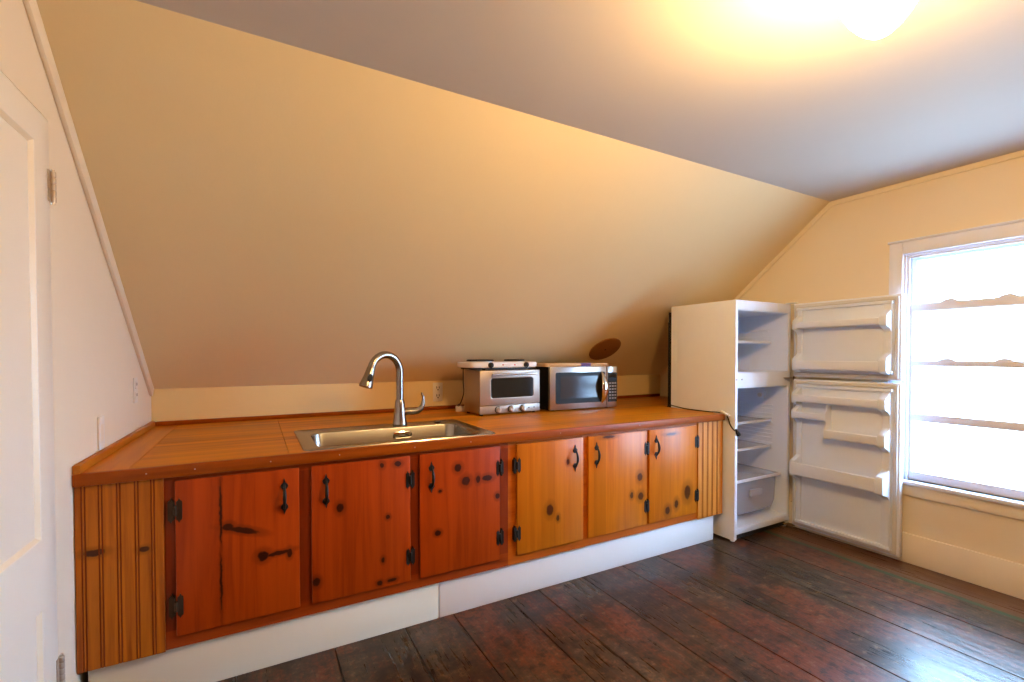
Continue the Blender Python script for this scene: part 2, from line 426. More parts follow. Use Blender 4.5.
# ------------------------------------------------------------------ window
w = struct(bpy.data.objects.new('window_1', None)); COL.objects.link(w)
CY0, CY1, CZ1 = .428, 1.537, 2.054
b = MB()
b.box(XR-.021, XR, WY1-.004, CY1, WZ0-.02, CZ1); b.box(XR-.021, XR, CY0, WY0+.004, WZ0-.02, CZ1); b.box(XR-.021, XR, WY0+.004, WY1-.004, WZ1-.004, CZ1)
b.build('casing', M['sash'], w, bevel=.004)
b = MB(); b.prism([(XR-.026, CZ1), (XR, CZ1), (XR, CZ1+.014), (XR-.032, CZ1+.014)], 'xz', CY0-.006, CY1+.006)
b.prism([(XR-.026, 0), (XR, 0), (XR, .012), (XR-.026, .012)], 'xz', 0, .001) if False else None
b.build('casing_cap', M['sash'], w, bevel=.003)
b = MB(); b.box(XR, XR+.16, WY1-.016, WY1, WZ0, WZ1); b.box(XR, XR+.16, WY0, WY0+.016, WZ0, WZ1); b.box(XR, XR+.16, WY0+.016, WY1-.016, WZ1-.016, WZ1)
b.box(XR+.012, XR+.026, WY1-.03, WY1-.016, WZ0, WZ1-.016); b.box(XR+.012, XR+.026, WY0+.016, WY0+.03, WZ0, WZ1-.016); b.box(XR+.012, XR+.026, WY0+.03, WY1-.03, WZ1-.03, WZ1-.016)
b.build('window_frame', M['sash'], w, bevel=.002)
b = MB(); b.box(XR-.042, XR+.16, CY0-.0, CY1-.0, WZ0-.026, WZ0); b.build('window_sill', M['sash'], w, bevel=.008, seg=3)
b = MB(); b.box(XR-.018, XR, CY0+.02, CY1-.02, .434, WZ0-.026); b.build('apron', M['cream_trim'], w, bevel=.003)
def sash(name, x0, x1, z0, z1, rb, rt, st):
    ya, yb = WY0+.018, WY1-.018
    b = MB(); b.grid([ya, ya+st, yb-st, yb], [z0, z0+rb, z1-rt, z1], lambda i, j: not (i == 1 and j == 1), 'yz', x0, x1)
    s_ = b.build(name, M['sash'], w, bevel=.003)
    b = MB(); b.box((x0+x1)/2-.002, (x0+x1)/2+.002, ya+st-.004, yb-st+.004, z0+rb-.004, z1-rt+.004)
    b.build('pane', M['pane'], s_)
    return s_
up = sash('upper_sash', XR+.066, XR+.096, 1.605, WZ1-.016, .052, .026, .030)
mid = sash('middle_sash', XR+.030, XR+.062, 1.262, 1.660, .034, .05, .026)
lo = sash('lower_sash', XR+.030, XR+.062, .532, 1.262, .052, .0005, .026)
# lower sash muntin rail
b = MB(); b.box(XR+.028, XR+.064, WY0+.02, WY1-.02, .909, .958); b.build('rail', M['sash'], lo, bevel=.004)
for par, zz, ys in ((mid, 1.660, (1.24, .98, .72)), (lo, 1.296, (1.25, .99, .73))):
    for y in ys:
        b = MB(); b.prism([(y-.045, zz), (y+.045, zz), (y+.03, zz+.010), (y+.01, zz+.017), (y-.012, zz+.017), (y-.03, zz+.010)], 'yz', XR+.034, XR+.056)
        b.build('sash_lock', M['sash'], par, bevel=.003)

# ------------------------------------------------------------------ cabinets
Z0, ZT = .191, .864
def handle(par, x, z, mat, flip=1):
    """wrought pull: two spade plates and a bowed grip"""
    b = MB(); y = YC
    for s in (1, -1):
        c = z + s*.046
        pts = [(-.006, -.016), (-.013, -.008), (-.015, .002), (-.008, .010), (-.005, .013), (0, .032), (.005, .013), (.008, .010), (.015, .002), (.013, -.008), (.006, -.016)]
        b.prism([(x+u, c+s*v) for u, v in pts], 'xz', y-.005, y)
    path = []
    for i in range(11):
        q = i/10; zz = z + (q-.5)*.100
        path.append((x, y-.004-.026*math.sin(PI*q)**.6, zz))
    b.tube(path, [.0045, .005, .0058, .0068, .0075, .0078, .0075, .0068, .0058, .005, .0045], 8)
    return b.build('handle', mat, par)
def hinge(par, xe, z, side, mat, big=1.0):
    """H hinge: one leaf on the door, one on the frame; side = direction from door edge to frame"""
    b = MB()
    for s, y in ((side, YC+.017), (-side, YC)):
        w = .017*big
        c = xe + s*(.004+w/2)
        h = .044*big
        pts = [(-w/2, -h*.72), (-w*.2, -h*.8), (0, -h), (w*.2, -h*.8), (w/2, -h*.72), (w/2, h*.72), (w*.2, h*.8), (0, h), (-w*.2, h*.8), (-w/2, h*.72)]
        b.prism([(c+u, z+v) for u, v in pts], 'xz', (y if s == -side else YC+.0005)-.003, YC if s == -side else YC+.0175)
    b.lathe([(.0045, z-.020), (.006, z-.018), (.006, z+.018), (.0045, z+.020)], (xe, YC-.003, 0), seg=10)
    b.box(xe-.006, xe+.006, YC-.003, YC+.001, z-.011, z+.011)
    return b.build('hinge', mat, par)
def door(par, x0, x1, mat, hside, hx, hmat, imat=None, big=1.0):
    b = MB(); b.box(x0, x1, YC, YC+.017, .243, .849)
    o = b.build('door', mat, par, bevel=.0035)
    xe = x0 if hside < 0 else x1
    for z in (.734, .362): hinge(o, xe, z, hside, hmat, big)
    handle(o, hx, .734, imat or M['iron'])
    return o
def beadboard(par, x0, x1, seam_x, mat, mg, y=YC+.006):
    """tongue and groove boards: each seam is a bead between two darker grooves"""
    pl = [(x0, y)]
    gr = []
    for s in seam_x:
        for g in (s-.0045, s+.0045):
            pl += [(g-.0024, y), (g, y+.003), (g+.0024, y)]; gr.append(g)
    pl += [(x1, y), (x1, y+.014), (x0, y+.014)]
    b = MB(); b.prism(pl, 'xy', Z0, ZT)
    o = b.build('beadboard_panel', [mat, mg], par, smooth=False)
    ox = o.location.x + par.location.x
    for f in o.data.polygons:
        c = f.center
        if abs(f.normal.x) > .5 and any(abs(c.x + ox - g) < .003 for g in gr): f.material_index = 1
    return o
FY0, FY1 = YC+.0175, YC+.040
def frame(par, xs_solid, x0, x1, mat, matv):
    for za, zb in ((Z0, .262), (.832, ZT)):
        b = MB(); b.box(x0, x1, FY0, FY1, za, zb); b.build('rail', mat, par)
    for a, c in xs_solid:
        b = MB(); b.box(a, c, FY0, FY1, .262, .832); b.build('stile', matv, par)
def carcass(par, x0, x1, mat):
    b = MB(); y1 = 2.80
    b.box(x0, x0+.016, FY1, y1, Z0, ZT); b.box(x1-.016, x1, FY1, y1, Z0, ZT)
    b.box(x0+.016, x1-.016, FY1, y1, Z0, Z0+.016); b.box(x0+.016, x1-.016, y1-.008, y1, Z0+.016, ZT)
    b.build('carcass', mat, par)
XS = 1.178
sc = thing('sink_cabinet', 'reddish pine base cabinet with three doors below the steel sink', 'cabinet', SO)
frame(sc, [(-.312, -.262), (.145, .218), (.627, .70), (1.108, XS)], -.566, XS, M['pine_frame_l'], M['pine_stile'])
carcass(sc, -.56, XS, M['pine_frame_l'])
beadboard(sc, -.566, -.312, [-.543, -.496, -.445, -.393, -.345], M['bead_l'], M['bead_groove'])
door(sc, -.276, .157, M['pine_door_l'], -1, .100, M['bronze'], big=1.1)
door(sc, .205, .640, M['pine_door_l'], 1, .264, M['iron'])
door(sc, .687, 1.121, M['pine_door_l'], 1, .745, M['iron'])
bc = thing('base_cabinet', 'honey pine base cabinet with three doors beside the refrigerator', 'cabinet', BO)
frame(bc, [(XS, 1.24), (1.655, 1.725), (2.16, 2.205), (2.622, 2.66)], XS, 2.912, M['pine_frame_r'], M['pine_frame_r'])
carcass(bc, XS, 2.912, M['pine_frame_r'])
beadboard(bc, 2.657, 2.912, [2.703, 2.753, 2.803, 2.853], M['bead_r'], M['bead_groove'])
door(bc, 1.225, 1.668, M['pine_door_r'], -1, 1.608, M['iron'])
door(bc, 1.708, 2.172, M['pine_door_r'], 1, 1.765, M['iron'])
door(bc, 2.194, 2.637, M['pine_door_r'], 1, 2.252, M['iron'])
# kick boards
b = MB(); b.box(-.545, .793, 2.294, 2.312, 0, .190)
tag(b.build('kick_board', M['kick_cream'], bevel=.003), 'cream-white toe board below the beadboard and the two leftmost cabinet doors', 'kick board', 'white toe boards under the cabinets')
b = MB(); b.box(.797, 2.856, 2.294, 2.312, 0, .190)
tag(b.build('kick_board', M['kick'], bevel=.003), 'brighter white toe board running from under the sink to the refrigerator', 'kick board', 'white toe boards under the cabinets')

# ------------------------------------------------------------------ worktop
WO = (1.2, 2.9, ZT)
wt = thing('worktop', 'long varnished wooden worktop on the pine cabinets', 'worktop', WO)
SX0, SX1, SY0, SY1 = .235, 1.075, 2.335, 2.80       # sink cut-out
zt = .91
b = MB(); g = .0012
b.box(LX(2.3)+.003, -.415-g, 2.272, 3.578, ZT+.001, zt)
main = b.build('board', M['top_side'], wt, bevel=.0012, seg=1)
for q in ((-.415+g, .12-g, 2.272, 2.85-g), (-.415+g, .12-g, 2.85+g, 3.578), (1.62+g, 2.914, 2.272, 2.83-g), (1.62+g, 3.62, 2.83+g, 3.578)):
    b = MB(); b.box(*q, ZT+.001, zt); b.build('board', M['top'], wt, bevel=.0012, seg=1)
b = MB(); b.grid([.12+g, SX0, SX1, 1.62-g], [2.272, SY0, SY1, 3.578], lambda i, j: not (i == 1 and j == 1), 'xy', ZT+.001, zt)
b.build('board', M['top'], wt, bevel=.0012, seg=1)
b = MB(); b.box(LX(2.25)+.002, 2.914, 2.245, 2.271, ZT+.0015, zt+.001); es = b.build('edge_strip', M['strip'], wt, bevel=.004)
for x in (-.36, -.21, .05, .32, .66, .95, 1.5, 2.1):
    b = MB(); b.lathe([(.0026, 2.2452), (.0026, 2.2442)], (x, 0, .890), 'y', 10); b.build('nail_head', M['nail'], es)
b = MB(); b.box(LX(3.56)+.02, 3.60, 3.556, 3.578, zt+.0005, zt+.026); struct(b.build('trim_3', M['strip'], bevel=.003))
b = MB(); b.box(0.0, .022, 2.25, 3.55, zt+.0005, zt+.032)
bmesh.ops.rotate(b.bm, verts=b.bm.verts, cent=(0,0,0), matrix=Matrix.Rotation(-LA, 3, 'Z')); bmesh.ops.translate(b.bm, verts=b.bm.verts, vec=LW_LOC+Vector((.002,0,0)))
struct(b.build('trim_4', M['strip_y'], bevel=.003))

# ------------------------------------------------------------------ sink and tap
def rrect(x0, x1, y0, y1, r, z, n=6):
    out = []
    for cx, cy, a0 in ((x1-r, y1-r, 0), (x0+r, y1-r, 90), (x0+r, y0+r, 180), (x1-r, y0+r, 270)):
        for i in range(n+1):
            a = R(a0 + 90*i/n); out.append((cx+r*math.cos(a), cy+r*math.sin(a), z))
    return out
sk = thing('sink', 'stainless steel drop-in sink with one wide bowl', 'sink', (.655, 2.6, .91))
X0, X1, Y0, Y1 = .178, 1.122, 2.287, 2.925
b = MB()
bx0, bx1, by0, by1 = .247, 1.063, 2.347, 2.788
prof = [((X0, X1, Y0, Y1), .03, .9102), ((X0+.002, X1-.002, Y0+.002, Y1-.002), .03, .915), ((X0+.010, X1-.010, Y0+.010, Y1-.010), .03, .9165), ((X0+.018, X1-.018, Y0+.018, Y1-.018), .03, .9135)]
b.rings([rrect(*q, r, z) for q, r, z in prof] + [rrect(bx0-.008, bx1+.008, by0-.008, by1+.008, .075, .9135)], False, False)
b.build('rim', M['sink'], sk)
b = MB()
L = [rrect(bx0-.008, bx1+.008, by0-.008, by1+.008, .075, .9135), rrect(bx0-.003, bx1+.003, by0-.003, by1+.003, .072, .912), rrect(bx0, bx1, by0, by1, .07, .906), rrect(bx0+.006, bx1-.006, by0+.006, by1-.006, .07, .76),
     rrect(bx0+.012, bx1-.012, by0+.012, by1-.012, .07, .735), rrect(bx0+.03, bx1-.03, by0+.03, by1-.03, .06, .722), rrect(.60, .72, 2.53, 2.65, .05, .716)]
b.rings(L, False, True)
ob = b.build('bowl', M['sink'], sk, sharp=60)
b = MB(); b.lathe([(.058, .7168), (.058, .7205), (.046, .7215), (.038, .7185), (.030, .728), (.012, .730), (.008, .750), (.003, .752)], (.66, 2.59, 0), seg=28); b.build('drain', M['chrome'], sk)
b = MB(); b.rings([[(x, y, z) for x, z, _ in rrect(.69, .80, .845, .885, .019, 0)] for y in (2.7875, 2.780)] + [[(x, 2.777, z) for x, z, _ in rrect(.70, .79, .852, .878, .012, 0)]]); b.build('oval_plate', M['chrome'], sk)  # unidentified oval in the bowl, built as a chrome plate
b = MB(); b.lathe([(.022, .9166), (.022, .921), (.017, .924), (.004, .925)], (.985, 2.862, 0), seg=20); b.build('hole_cover', M['nickel'], sk)

FX, FY = .752, 2.868
tp = thing('faucet', 'brushed nickel gooseneck pull-down faucet behind the sink', 'faucet', (FX, FY, .9135))
b = MB(); b.lathe([(.042, .9136), (.043, .918), (.041, .924), (.037, .955), (.032, 1.01), (.0275, 1.055), (.0235, 1.066)], (FX, FY, 0), seg=28); b.build('base', M['nickel'], tp)
ang = R(201); dx, dy = math.cos(ang), math.sin(ang)
def sp(s_, z): return (FX+dx*s_, FY+dy*s_, z)
rA = .098; zc = 1.232
path = [sp(0, z) for z in (1.06, 1.10, 1.16, 1.20)] + [sp(rA-rA*math.cos(R(a)), zc+rA*1.06*math.sin(R(a))) for a in range(0, 166, 11)]
e0 = Vector(path[-2]); e1 = Vector(path[-1]); t_ = (e1-e0).normalized()
b = MB(); b.tube(path, .0215, 14); b.build('spout', M['nickel'], tp)
b = MB(); p0 = e1
hp = [p0 + t_*k for k in (-.004, 0, .012, .055, .098, .112, .115)]
b.tube(hp, [.0225, .024, .0245, .029, .037, .0375, .031], 18); hd = b.build('spray_head', M['nickel'], tp)
c = p0 + t_*.062; side = Vector((dx, dy, 0)).cross(Vector((0,0,1))); outw = t_.cross(side).normalized()
# rubber button on the outer face of the spray head, turned to the room
nrm = (Vector((.15, -1, .1)) - t_*Vector((.15, -1, .1)).dot(t_)).normalized()
b = MB(); wv = t_.cross(nrm).normalized(); rr = []
for k, h in ((1, .026), (1, .0318), (.8, .034)):
    rr.append([c + nrm*h + t_*(.025*k*math.cos(2*PI*i/16)) + wv*(.014*k*math.sin(2*PI*i/16)) for i in range(16)])
b.rings(rr); b.build('spray_button', M['black'], hd)
b = MB(); hx = Vector((1, -.12, 0)).normalized()
q0 = Vector((FX, FY, .990))
b.tube([q0+hx*k for k in (.015, .05, .088, .094)], [.020, .020, .020, .017], 16); b.build('valve_body', M['nickel'], tp)
lv = [q0+hx*.086+Vector((0,0,0)), q0+hx*.105+Vector((0,0,.002)), q0+hx*.124+Vector((0,0,.014)), q0+hx*.137+Vector((0,0,.036)), q0+hx*.141+Vector((0,0,.062)), q0+hx*.139+Vector((0,0,.088)), q0+hx*.133+Vector((0,0,.108)), q0+hx*.130+Vector((0,0,.114))]
b = MB(); b.tube(lv, [.0195, .019, .017, .0135, .0095, .0075, .0065, .003], 12); b.build('lever_handle', M['nickel'], tp)

# ------------------------------------------------------------------ toaster oven, hot plate
def place(o, loc, rz): o.location = loc; o.rotation_euler = (0, 0, rz)
ov = thing('toaster_oven', 'steel countertop oven with three knobs under the white hot plate', 'toaster oven')
W, D, H = .498, .27, .317
b = MB(); b.box(.006, W-.006, .016, D, .012, H); b.build('body', M['oven_steel'], ov, bevel=.008)
for x in (.03, W-.03):
    for y in (.04, D-.03):
        b = MB(); b.lathe([(.012, 0), (.014, .012)], (x, y, 0), seg=12); b.build('foot', M['black'], ov)
wx0, wx1, wz0, wz1 = .085, .436, .122, .262
b = MB(); b.box(0, W, 0, .016, .072, H)
dr = b.build('door', M['oven_steel'], ov, bevel=.005)
b = MB(); b.rings([[(x, -.001, z) for x, z, _ in rrect(wx0-.008, wx1+.008, wz0-.008, wz1+.008, .024, 0)], [(x, -.004, z) for x, z, _ in rrect(wx0-.006, wx1+.006, wz0-.006, wz1+.006, .022, 0)], [(x, -.002, z) for x, z, _ in rrect(wx0, wx1, wz0, wz1, .018, 0)]]); b.build('window_trim', M['oven_steel'], dr)
b = MB(); b.rings([[(x, y, z) for x, z, _ in rrect(wx0, wx1, wz0, wz1, .018, 0)] for y in (-.0015, -.0028)]); b.build('window', M['glass_dark'], dr)
b = MB(); b.tube([(.085, -.030, .290), (.45, -.030, .290)], .008, 12)
for x in (.10, .435): b.tube([(x, .002, .290), (x, -.030, .290)], .006, 10)
b.build('handle', M['steel'], dr)
b = MB(); b.box(.20, .29, -.0012, .001, .092, .099); b.build('name_plate', M['grey_key'], dr)
b = MB(); b.box(0, W, .001, .016, .012, .068); cp = b.build('control_panel', M['oven_steel'], ov, bevel=.004)
for x in (.14, .245, .345):
    b = MB(); b.lathe([(.024, .0005), (.024, -.003), (.021, -.005)], (x, 0, .040), 'y', 24); b.build('dial_ring', M['black'], cp)
    b = MB(); b.lathe([(.019, -.003), (.018, -.022), (.015, -.025)], (x, 0, .040), 'y', 24); b.box(x-.004, x+.004, -.030, -.020, .024, .056); b.build('knob', M['knob'], cp)
for x in (.40, .445):
    b = MB(); b.lathe([(.005, .0005), (.004, -.004)], (x, 0, .042), 'y', 12); b.build('indicator', M['black'], cp)
OVA = R(3); OVL = (1.331, 2.985, .91)
place(ov, OVL, OVA)

hp_ = thing('hot_plate', 'white double-burner electric hot plate on top of the toaster oven', 'hot plate')
hx0, hx1, hy0, hy1 = -.062, .492, .004, .268
b = MB(); b.rings([rrect(hx0+.010, hx1-.010, hy0+.010, hy1-.010, .04, .016), rrect(hx0, hx1, hy0, hy1, .045, .024), rrect(hx0, hx1, hy0, hy1, .045, .052), rrect(hx0+.006, hx1-.006, hy0+.006, hy1-.006, .042, .058)])
b.build('body', M['white_plastic'], hp_)
b = MB(); b.rings([rrect(hx0+.02, hx1-.02, hy0+.02, hy1-.02, .04, z) for z in (.006, .0165)]); b.build('underside', M['black'], hp_)
for x in (hx0+.12, hx1-.05):
    for y in (hy0+.05, hy1-.04):
        b = MB(); b.lathe([(.012, 0), (.012, .007)], (x, y, 0), seg=12); b.build('foot', M['black'], hp_)
for x, r in ((.075, .098), (.36, .078)):
    b = MB(); b.lathe([(r+.012, .0575), (r+.012, .0605), (r, .062)], (x, .14, 0), seg=36); rg = b.build('burner_ring', M['steel'], hp_)
    b = MB(); b.lathe([(r, .061), (r, .071), (r-.008, .074), (.02, .074), (.018, .072)], (x, .14, 0), seg=36); b.build('burner', M['iron'], hp_)
for x in (.086, .378):
    b = MB(); b.lathe([(.020, hy0+.001), (.019, hy0-.012), (.014, hy0-.014)], (x, 0, .036), 'y', 20); b.box(x-.0035, x+.0035, hy0-.022, hy0-.011, .020, .052); b.build('knob', M['black'], hp_)
for x in (.185, .282):
    b = MB(); b.lathe([(.0055, hy0+.001), (.0045, hy0-.004)], (x, 0, .037), 'y', 12); b.build('indicator_light', M['red'], hp_)
# its cord hangs behind the left overhang and ends in a plug in the power block
cd = [(-.050, .16, .02), (-.050, .16, -.02), (-.052, .155, -.09), (-.056, .14, -.16), (-.075, .15, -.23), (-.045, .26, -.255), (-.010, .325, -.272)]
def smooth(pts, n=5):
    P = [Vector(p) for p in pts]; out = []
    for i in range(len(P)-1):
        p0, p1, p2, p3 = P[max(i-1, 0)], P[i], P[i+1], P[min(i+2, len(P)-1)]
        for k in range(n):
            t = k/n; out.append(.5*((2*p1)+(p2-p0)*t+(2*p0-5*p1+4*p2-p3)*t*t+(3*p1-p0-3*p2+p3)*t**3))
    return out + [P[-1]]
b = MB(); b.tube(smooth(cd), .0038, 8); b.build('cord', M['black'], hp_)
place(hp_, (OVL[0], OVL[1], .91+H+.0005), OVA)

pb = thing('power_block', 'small white plug block on the worktop left of the toaster oven', 'power block', (1.338, 3.335, .9105))
b = MB(); b.obox((1.338, 3.335, .932), Vector((.92,-.39,0)), Vector((.39,.92,0)), (0,0,1), .046, .022, .0215); b.build('body', M['ivory'], pb, bevel=.006)
for k in (-.025, .010):
    b = MB(); c = Vector((1.338, 3.335, .9535)) + Vector((.92,-.39,0))*k
    b.obox(c, Vector((.92,-.39,0)), Vector((.39,.92,0)), (0,0,1), .011, .012, .0006)
    b.build('socket', M['socket'], pb)

# ------------------------------------------------------------------ microwave
mw = thing('microwave', 'stainless steel microwave with black control panel and curved chrome handle', 'microwave')
W, D, H = .625, .36, .335
b = MB(); b.box(.004, W-.004, .034, D, .008, H-.002); b.build('body', M['black'], mw, bevel=.006)
for x in (.06, W-.06):
    for y in (.07, D-.05):
        b = MB(); b.lathe([(.015, 0), (.015, .009)], (x, y, 0), seg=12); b.build('foot', M['black'], mw)
XD = .518
b = MB(); b.box(0, XD, 0, .033, .010, H); dr = b.build('door', M['steel'], mw, bevel=.006)
b = MB(); b.rings([[(x, y, z) for x, z, _ in rrect(.048, .500, .056, .292, .012, 0)] for y in (.001, -.0018)]); b.build('window_frame', M['black'], dr)
b = MB(); b.rings([[(x, y, z) for x, z, _ in rrect(.088, .430, .094, .262, .006, 0)] for y in (-.001, -.0026)]); b.build('window', M['mw_glass'], dr)
# bowed chrome handle
path = []; rad = []
for i in range(15):
    q = i/14; path.append((.474, .002-.050*math.sin(PI*q)**.75, .052+.232*q)); rad.append(.010+.022*math.sin(PI*q))
b = MB()
rr = []
for i, (p, rd) in enumerate(zip(path, rad)):
    t = (Vector(path[min(i+1, 14)])-Vector(path[max(i-1, 0)])).normalized(); u = Vector((1,0,0)); wv = t.cross(u)
    rr.append([Vector(p)+u*rd*math.cos(2*PI*k/14)+wv*.009*math.sin(2*PI*k/14) for k in range(14)])
b.rings(rr); b.build('handle', M['chrome'], dr)
b = MB(); b.box(XD+.003, W, 0, .033, .010, H); cp = b.build('control_panel', M['steel'], mw, bevel=.006)
b = MB(); b.rings([[(x, y, z) for x, z, _ in rrect(XD+.012, W-.006, .052, .285, .006, 0)] for y in (.001, -.0022)]); b.build('keypad', M['black'], cp)
for i in range(3):
    for j in range(6):
        x = XD+.024+i*.026; z = .075+j*.024
        b = MB(); b.box(x, x+.017, -.0032, -.002, z, z+.011); b.build('key', M['grey_key'], cp)
b = MB(); b.box(XD+.022, W-.016, -.0032, -.002, .245, .270); b.build('display', M['glass_dark'], cp)
MWL = (1.892, 2.972, .91); MWA = R(-2.2)
place(mw, MWL, MWA)
cb = thing('cutting_board', 'light wooden cutting board with a purple band lying on the microwave', 'cutting board')
b = MB(); b.rings([rrect(-.044, .55, .0, .31, .03, .0), rrect(-.046, .552, -.002, .312, .03, .004), rrect(-.046, .552, -.002, .312, .03, .021), rrect(-.043, .549, .001, .309, .03, .0245)]); b.build('board', M['board'], cb)
b = MB(); b.box(.275, .365, -.0035, .10, .0004, .0258) ; b.build('paper_band', M['purple'], cb, bevel=.001)
place(cb, (MWL[0], MWL[1], .91+H+.0005), MWA)

# ------------------------------------------------------------------ wall plates, flue cover
def plate(o, hw, hh, axis_y=True, mat=None):
    pass
op = thing('outlet', 'ivory double outlet on the low back wall between faucet and toaster oven', 'outlet', (1.235, YW, 1.045))
b = MB(); b.box(1.196, 1.274, YW-.007, YW, .972, 1.118); b.build('cover_plate', M['ivory'], op, bevel=.003)
for z in (1.076, 1.014):
    b = MB(); b.rings([[(x, y, zz) for x, zz, _ in rrect(1.213, 1.257, z-.024, z+.024, .012, 0)] for y in (YW-.006, YW-.0095)]); so = b.build('receptacle', M['ivory'], op)
    for x in (1.2225, 1.242):
        b = MB(); b.box(x, x+.0055, YW-.0102, YW-.0092, z-.004, z+.013); b.build('slot', M['dark'], so)
    b = MB(); b.lathe([(.0055, YW-.0102), (.0055, YW-.0092)], (1.235, 0, z-.013), 'y', 10); b.build('ground_hole', M['dark'], so)
s1 = thing('outlet', 'white wall outlet on the left wall near the back corner', 'outlet')
b = MB(); b.box(0, .006, -.035, .035, -.066, .066); b.build('cover_plate', M['white_plastic'], s1, bevel=.003)
for z in (-.028, .028):
    b = MB(); b.rings([[(x, y, zz) for y, zz, _ in rrect(-.019, .019, z-.022, z+.022, .011, 0)] for x in (.005, .009)]); so = b.build('receptacle', M['white_plastic'], s1)
    for y in (-.010, .006):
        b = MB(); b.box(.0088, .0096, y, y+.004, z-.003, z+.012); b.build('slot', M['socket'], so)
on_left(s1, 3.182, 1.150)
s2 = thing('wall_plate', 'plain white cover plate on the left wall just above the worktop end', 'wall plate')
b = MB(); b.box(0, .009, -.033, .033, -.068, .068); b.build('cover_plate', M['white_plastic'], s2, bevel=.003)
b = MB(); b.box(.006, .0095, -.017, .017, -.034, .034); b.build('insert', M['white_wall'], s2, bevel=.0015)
on_left(s2, 2.580, 1.014)

sn = Vector((0, -(ZC-ZK), -(YW-YS))).normalized()
fc = thing('flue_cover', 'round brown cover plate on the sloped ceiling above the microwave', 'flue cover', (2.637, 3.256, slope_z(3.256)))
b = MB(); b.disc_on((2.637, 3.256, slope_z(3.256)), sn, .148, .010, 44, .012); cv = b.build('cover', M['brown_disc'], fc)
b = MB(); b.disc_on(Vector((2.637, 3.256, slope_z(3.256)))+sn*.0095, sn, .008, .003, 14); b.build('screw', M['iron'], fc)

# ------------------------------------------------------------------ refrigerator
XF0, XF1, YF0, YF1, ZF = 2.934, 3.588, 2.178, 2.775, 1.724
fr = thing('refrigerator', 'white top-freezer refrigerator standing open and empty beside the cabinets', 'refrigerator', (3.26, 2.47, 0))
us = [XF0, 2.960, 3.560, XF1]; vs = [.05, .094, 1.100, 1.205, 1.655, ZF]
b = MB(); b.grid(us, vs, lambda i, j: not (i == 1 and j in (1, 3)), 'xz', YF0, 2.712)
b.grid([XF0, XF1], [.05, ZF], lambda i, j: True, 'xz', 2.712, YF1)
b.box(XF0, XF0+.030, YF0+.002, YF1, .012, .0505); b.box(XF1-.03, XF1, YF0+.002, YF1, .012, .0505)
b.build('cabinet', M['fridge'], fr, bevel=.005, filt=lambda c: c.y < YF0+.03 or c.z > ZF-.01)
def liner(z0, z1, name, ribs, shelf_z):
    t = .004; e = .001
    x0, x1 = 2.960+e, 3.560-e; z0 += e; z1 -= e
    b = MB(); b.grid([x0, x0+t, x1-t, x1], [z0, z0+t, z1-t, z1], lambda i, j: not (i == 1 and j == 1), 'xz', YF0+.004, 2.70)
    b.box(x0, x1, 2.70, 2.711, z0, z1)
    o = b.build(name, M['liner'], fr)
    for (z, h, d, ya) in ribs:
        for xa in (x1-t-d, x0+t):
            b = MB(); b.box(xa, xa+d, ya, 2.69, z-h/2, z+h/2); b.build('rib', M['liner'], o, bevel=.002)
    return o
fl_ = liner(1.205, 1.655, 'freezer_liner', [(1.525, .010, .014, 2.34), (1.475, .006, .010, 2.30)], 1)
rl = liner(.094, 1.100, 'fridge_liner', [(z, .007, .010, 2.30) for z in (.935, .905, .865, .835, .800, .765, .735, .705, .675, .635, .595)], 2)
b = MB(); b.box(2.968, 3.552, 2.325, 2.69, 1.428, 1.440); b.box(2.966, 3.553, 2.318, 2.328, 1.422, 1.443); b.build('freezer_shelf', M['bin'], fr, bevel=.002)
for z in (.818, .615):
    b = MB(); b.box(2.967, 3.5535, 2.320, 2.69, z-.004, z+.002); s_ = b.build('glass_shelf', M['clear'], fr)
    b = MB(); b.box(2.966, 3.554, 2.306, 2.322, z-.010, z+.008); b.build('shelf_edge', M['bin'], s_, bevel=.003)
# crisper drawer and its cover
b = MB()
ox = (2.985, 3.535); oy = (2.245, 2.66)
b.rings([rrect(ox[0]+.05, ox[1]-.05, oy[0]+.06, oy[1]-.02, .05, .128), rrect(ox[0]+.012, ox[1]-.012, oy[0]+.016, oy[1]-.008, .05, .150), rrect(ox[0]+.002, ox[1]-.002, oy[0]+.004, oy[1], .04, .21), rrect(*ox, *oy, .03, .385), rrect(ox[0]-.006, ox[1]+.006, oy[0]-.008, oy[1]+.004, .03, .392),
         rrect(ox[0]+.004, ox[1]-.004, oy[0]+.004, oy[1]-.004, .03, .39), rrect(ox[0]+.006, ox[1]-.006, oy[0]+.008, oy[1]-.004, .04, .212), rrect(ox[0]+.02, ox[1]-.02, oy[0]+.024, oy[1]-.012, .05, .156), rrect(ox[0]+.055, ox[1]-.055, oy[0]+.065, oy[1]-.025, .05, .133)])
cr = b.build('crisper_drawer', M['clear'], fr, sharp=50)
b = MB(); b.obox((3.26, 2.238, .30), (1,0,0), (0,1,0), (0,0,1), .07, .009, .028); b.build('grip', M['clear'], cr, bevel=.006)
b = MB(); b.box(2.968, 3.552, 2.226, 2.69, .404, .414); cl = b.build('crisper_cover', M['clear'], fr, bevel=.002)
b = MB(); b.prism([(2.222, .398), (2.234, .396), (2.236, .416), (2.226, .420)], 'yz', 2.967, 3.553); b.build('cover_edge', M['bin'], cl, bevel=.002)
b = MB(); b.rings([[(3.5545-h, y, z) for y, z, _ in rrect(2.36, 2.43, .985, 1.055, .015, 0)] for h in (0, .018, .022)]); th = b.build('thermostat', M['bin'], fr)
b = MB(); b.lathe([(.018, 3.534), (.016, 3.522), (.012, 3.520)], (0, 2.395, 1.012), 'x', 18); b.build('dial', M['white_plastic'], th)
